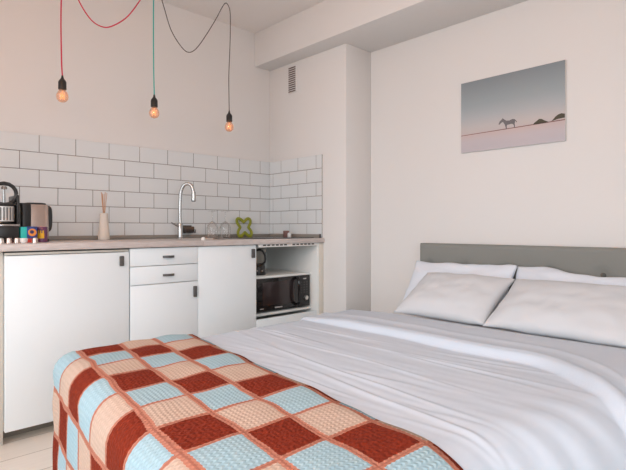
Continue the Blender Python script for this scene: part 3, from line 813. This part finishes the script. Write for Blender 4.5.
def cloth(ps, qs, off, hfun, ztop, zmin):
    bm = bmesh.new(); rows = []; uvs = {}
    P0 = []
    for p in ps:
        P0.append([])
        for q in qs:
            x, y, dr_, rho = wrap(p, q, off)
            P0[-1].append(Vector((-x, -y, max(zmin, ztop + off - dr_))))
    for i, p in enumerate(ps):
        row = []
        for j, q in enumerate(qs):
            a = P0[min(i + 1, len(ps) - 1)][j] - P0[max(i - 1, 0)][j]; b_ = P0[i][min(j + 1, len(qs) - 1)] - P0[i][max(j - 1, 0)]
            n_ = a.cross(b_)
            n_ = n_.normalized() if n_.length > 1e-9 else Vector((0, 0, 1))
            if n_.z < -.05 : n_ = -n_
            c_ = P0[i][j] + n_ * hfun(p, q)
            row.append(bm.verts.new(c_))
        rows.append(row)
    return bm, rows
def frange(a, b, n): return [a + (b - a) * i / n for i in range(n + 1)]

ps = frange(.405, .72, 22)[:-1] + frange(.72, .93, 46)[:-1] + frange(.93, 1.80, 210)[:-1] + frange(1.80, 2.30, 24)
qs = frange(1.02, 1.42, 22)[:-1] + frange(1.42, 2.52, 76)[:-1] + frange(2.52, 3.02, 44)
def dh(p, q):
    h = duvet_h(p, q)
    h -= .05 * (1 - ss(.405, .47, p))                # head end tucks down onto the mattress
    return h
bm, rows = cloth(ps, qs, 0.0, dh, T0, .04)
for i in range(len(ps) - 1):
    for j in range(len(qs) - 1): bm.faces.new((rows[i][j], rows[i + 1][j], rows[i + 1][j + 1], rows[i][j + 1]))
bm.normal_update()
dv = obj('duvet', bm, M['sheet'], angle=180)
tag(dv, 'white wrinkled duvet covering the bed, folded back below the pillows', 'duvet')
md = dv.modifiers.new('thickness', 'SOLIDIFY'); md.thickness = .014; md.offset = -1

# crochet blanket across the foot of the bed
PW, PT = .148, .1470
Q0 = 1.551                                            # cross line between strips' cells -1 and 0
sub = 10
sv = [-.12] + [k / sub for k in range(0, 6 * sub + 1)] + [6.12]
tv = [-4.12] + [k / sub for k in range(-4 * sub, 10 * sub + 1)] + [10.12]
bm = bmesh.new(); uvl = bm.loops.layers.uv.new('patches')
SP = [0, .152, .288, .428, .574, .720, .866]
def strip_pos(s):
    k = min(max(int(math.floor(s)), 0), 5); return SP[k] + (s - k) * (SP[k + 1] - SP[k])
def bl_h(p, q, s, t):
    fs, ft = s - math.floor(s), t - math.floor(t)
    puff = .0028 * (math.sin(PI * fs) * math.sin(PI * ft)) ** .6
    return .006 + puff + .009 * (.5 + .5 * nz(p * 4.5, q * 5.5, 21)) + .004 * nz(p * 13, q * 13, 23)
grid = []
P0 = []
for s in sv:
    r_ = []
    for t in tv:
        q = Q0 + t * PT + .010 * nz(s * .8, t * .7, 31) + .05 * ss(0, 3.2, s) * 0
        p = L0p(q) + strip_pos(s) + .010 * nz(s * .7, t * .6, 41)
        if s < 0.3: p += .012 * nz(t * 1.1, 3, 44)
        x, y, dr_, rho = wrap(p, q, .014)
        r_.append((Vector((-x, -y, max(.03, T0 + .014 - dr_))), p, q, s, t))
    P0.append(r_)
for i in range(len(sv)):
    r_ = []
    for j in range(len(tv)):
        a = P0[min(i + 1, len(sv) - 1)][j][0] - P0[max(i - 1, 0)][j][0]; b_ = P0[i][min(j + 1, len(tv) - 1)][0] - P0[i][max(j - 1, 0)][0]
        n_ = a.cross(b_); n_ = n_.normalized() if n_.length > 1e-9 else Vector((0, 0, 1))
        if n_.z < -.05: n_ = -n_
        c_, p, q, s, t = P0[i][j]
        hh = bl_h(p, q, s, t) if s > 0 else .004
        r_.append(bm.verts.new(c_ + n_ * hh))
    grid.append(r_)
for i in range(len(sv) - 1):
    for j in range(len(tv) - 1):
        f = bm.faces.new((grid[i][j], grid[i + 1][j], grid[i + 1][j + 1], grid[i][j + 1]))
        for lp, (ii, jj) in zip(f.loops, ((i, j), (i + 1, j), (i + 1, j + 1), (i, j + 1))):
            lp[uvl].uv = (sv[ii], tv[jj])
bl = obj('crochet_blanket', bm, M['blanket'], angle=180)
tag(bl, 'crocheted patchwork blanket in brick red, pale blue and cream over the foot of the bed', 'blanket')
md = bl.modifiers.new('thickness', 'SOLIDIFY'); md.thickness = .007; md.offset = 0

# pillows
def pillow(name, label, mat, bot, top, y0, y1, th, seed, wr=.006, rise=0.0):
    """bot, top = (x, z) of the lower and upper seam; y0 < y1"""
    nu, nv = 60, 44
    B = Vector((bot[0], 0, bot[1])); Tp = Vector((top[0], 0, top[1])); U = Vector((0, 1, 0)); V = (Tp - B); vl = V.length; V.normalize()
    Nn = Vector((-V.z, 0, V.x)) if V.x > 0 else Vector((-V.z, 0, V.x))
    if Nn.x > 0: Nn = -Nn
    bm = bmesh.new(); lay = []
    for sgn in (1, -1):
        g = []
        for j in range(nv + 1):
            r_ = []
            for i in range(nu + 1):
                u, v = -1 + 2 * i / nu, -1 + 2 * j / nv
                e = (1 - abs(u) ** 2.6) * (1 - abs(v) ** 2.6)
                t_ = th / 2 * max(0, e) ** .55
                du = u * (1 - .045 * (1 - abs(v) ** 2)) ; dv_ = v * (1 - .06 * (1 - abs(u) ** 2))
                edge = max(abs(u), abs(v)) ** 6
                wv_ = wr * nz(u * 2.3, v * 2.3, seed) * 1.6 + wr * .5 * nz(u * 6, v * 4, seed + 5)
                pos = B + V * vl * (dv_ + 1) / 2 + U * ((y0 + y1) / 2 + du * (y1 - y0) / 2) + Nn * (sgn * (t_ + (1 - edge) * wv_ * (1 if sgn > 0 else -1) * sgn * .0))
                pos += Nn * (sgn * t_ / (th / 2) * wv_) + Nn * (edge * .5 * wr * nz(u * 4, v * 4, seed + 9)) + V * (edge * wr * nz(u * 3.5, v * 3.5, seed + 3)) + V * (rise * max(0, v) ** 2 * math.exp(-((u - .62) / .36) ** 2))
                r_.append(bm.verts.new(pos))
            g.append(r_)
        lay.append(g)
        for j in range(nv):
            for i in range(nu): bm.faces.new((g[j][i], g[j][i + 1], g[j + 1][i + 1], g[j + 1][i]))
    bmesh.ops.remove_doubles(bm, verts=bm.verts, dist=.00005)
    o = obj(name, bm, mat, angle=180)
    return tag(o, label, 'pillow', 'pillows')
pillow('pillow', 'cool white pillow propped against the headboard, behind the left front pillow', M['pillow_cool'], (-.060, .482), (.130, .768), -1.99, -1.335, .13, 3, .010, -.012)
pillow('pillow', 'cool white rumpled pillow against the headboard, behind the right front pillow', M['pillow_cool'], (-.085, .482), (.118, .745), -2.70, -1.985, .13, 12, .016, .030)
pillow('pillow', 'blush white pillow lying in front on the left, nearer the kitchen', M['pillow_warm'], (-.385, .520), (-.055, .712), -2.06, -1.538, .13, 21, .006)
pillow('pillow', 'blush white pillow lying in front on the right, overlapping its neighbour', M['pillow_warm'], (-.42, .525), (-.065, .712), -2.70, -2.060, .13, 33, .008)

# ------------------------------------------------------------------ added uplighter out of view, put in to warm the ceiling and upper walls
fl = thing('added_uplighter', 'added unseen uplighter by the left wall, for warm light on the ceiling', 'lamp', (-3.0, -2.4, 0))
lx, ly = -3.0, -2.4
obj('base', add_lathe(bmesh.new(), [(.13, 0), (.13, .015), (.02, .025)], (lx, ly, 0), 32), M['brass'], fl)
obj('pole', add_lathe(bmesh.new(), [(.012, .025), (.012, 1.66)], (lx, ly, 0), 16), M['brass'], fl)
obj('added_lamp_shade', add_lathe(bmesh.new(), [(.03, 1.66), (.16, 1.80), (.165, 1.80), (.04, 1.655)], (lx, ly, 0), 32, cap0=False, cap1=False), M['shade'], fl)

# ------------------------------------------------------------------ light
wd = bpy.data.worlds.new('sky'); S.world = wd; wd.use_nodes = True
wd.node_tree.nodes['Background'].inputs[0].default_value = (.78, .88, 1.0, 1); wd.node_tree.nodes['Background'].inputs[1].default_value = .05
def area(name, loc, rot, sx, sy, power, col, spread):
    l = bpy.data.lights.new(name, 'AREA'); l.shape = 'RECTANGLE'; l.size = sx; l.size_y = sy; l.energy = power; l.color = col; l.spread = math.radians(spread)
    o = bpy.data.objects.new(name, l); C.objects.link(o); o.location = loc; o.rotation_euler = rot; return o
DAY = (.95, 1.0, 1.06)
area('daylight_left', (XL - .35, (W1[0] + W1[1]) / 2, 1.35), (0, -math.radians(65), 0), 2.0, W1[1] - W1[0], 53, DAY, 130)
area('daylight_near', ((W2[0] + W2[1]) / 2, YN - .35, 1.35), (math.radians(65), 0, 0), W2[1] - W2[0], 2.0, 27, DAY, 130)
def spot(name, loc, power, col, r=.08):
    l = bpy.data.lights.new(name, 'POINT'); l.energy = power; l.color = col; l.shadow_soft_size = r
    o = bpy.data.objects.new(name, l); C.objects.link(o); o.location = loc; return o
spot('added_warm_fill', (lx, ly, 1.80), 42, (1.0, .42, .15))  # added warm fill light, placed at the unseen uplighter
for bx_, bz_ in (b1, b2, b3): spot('bulb_glow', (bx_, PY, bz_), .03, (1.0, .5, .22), .02)

# ------------------------------------------------------------------ camera
cam = bpy.data.cameras.new('camera'); co = bpy.data.objects.new('camera', cam); C.objects.link(co); S.camera = co
cam.sensor_width = 36; cam.lens = 36 * 492.0 / 626; cam.clip_start = .02
co.location = (-2.5219, -3.1513, FZ); co.rotation_euler = (PI / 2, 0, -.7628)
cam.shift_y = -(235 - 228.16) / 626
S.view_settings.view_transform = 'Standard'; S.view_settings.look = 'None'; S.view_settings.gamma = 1
S.view_settings.use_curve_mapping = False
S.view_settings.exposure = 0.03
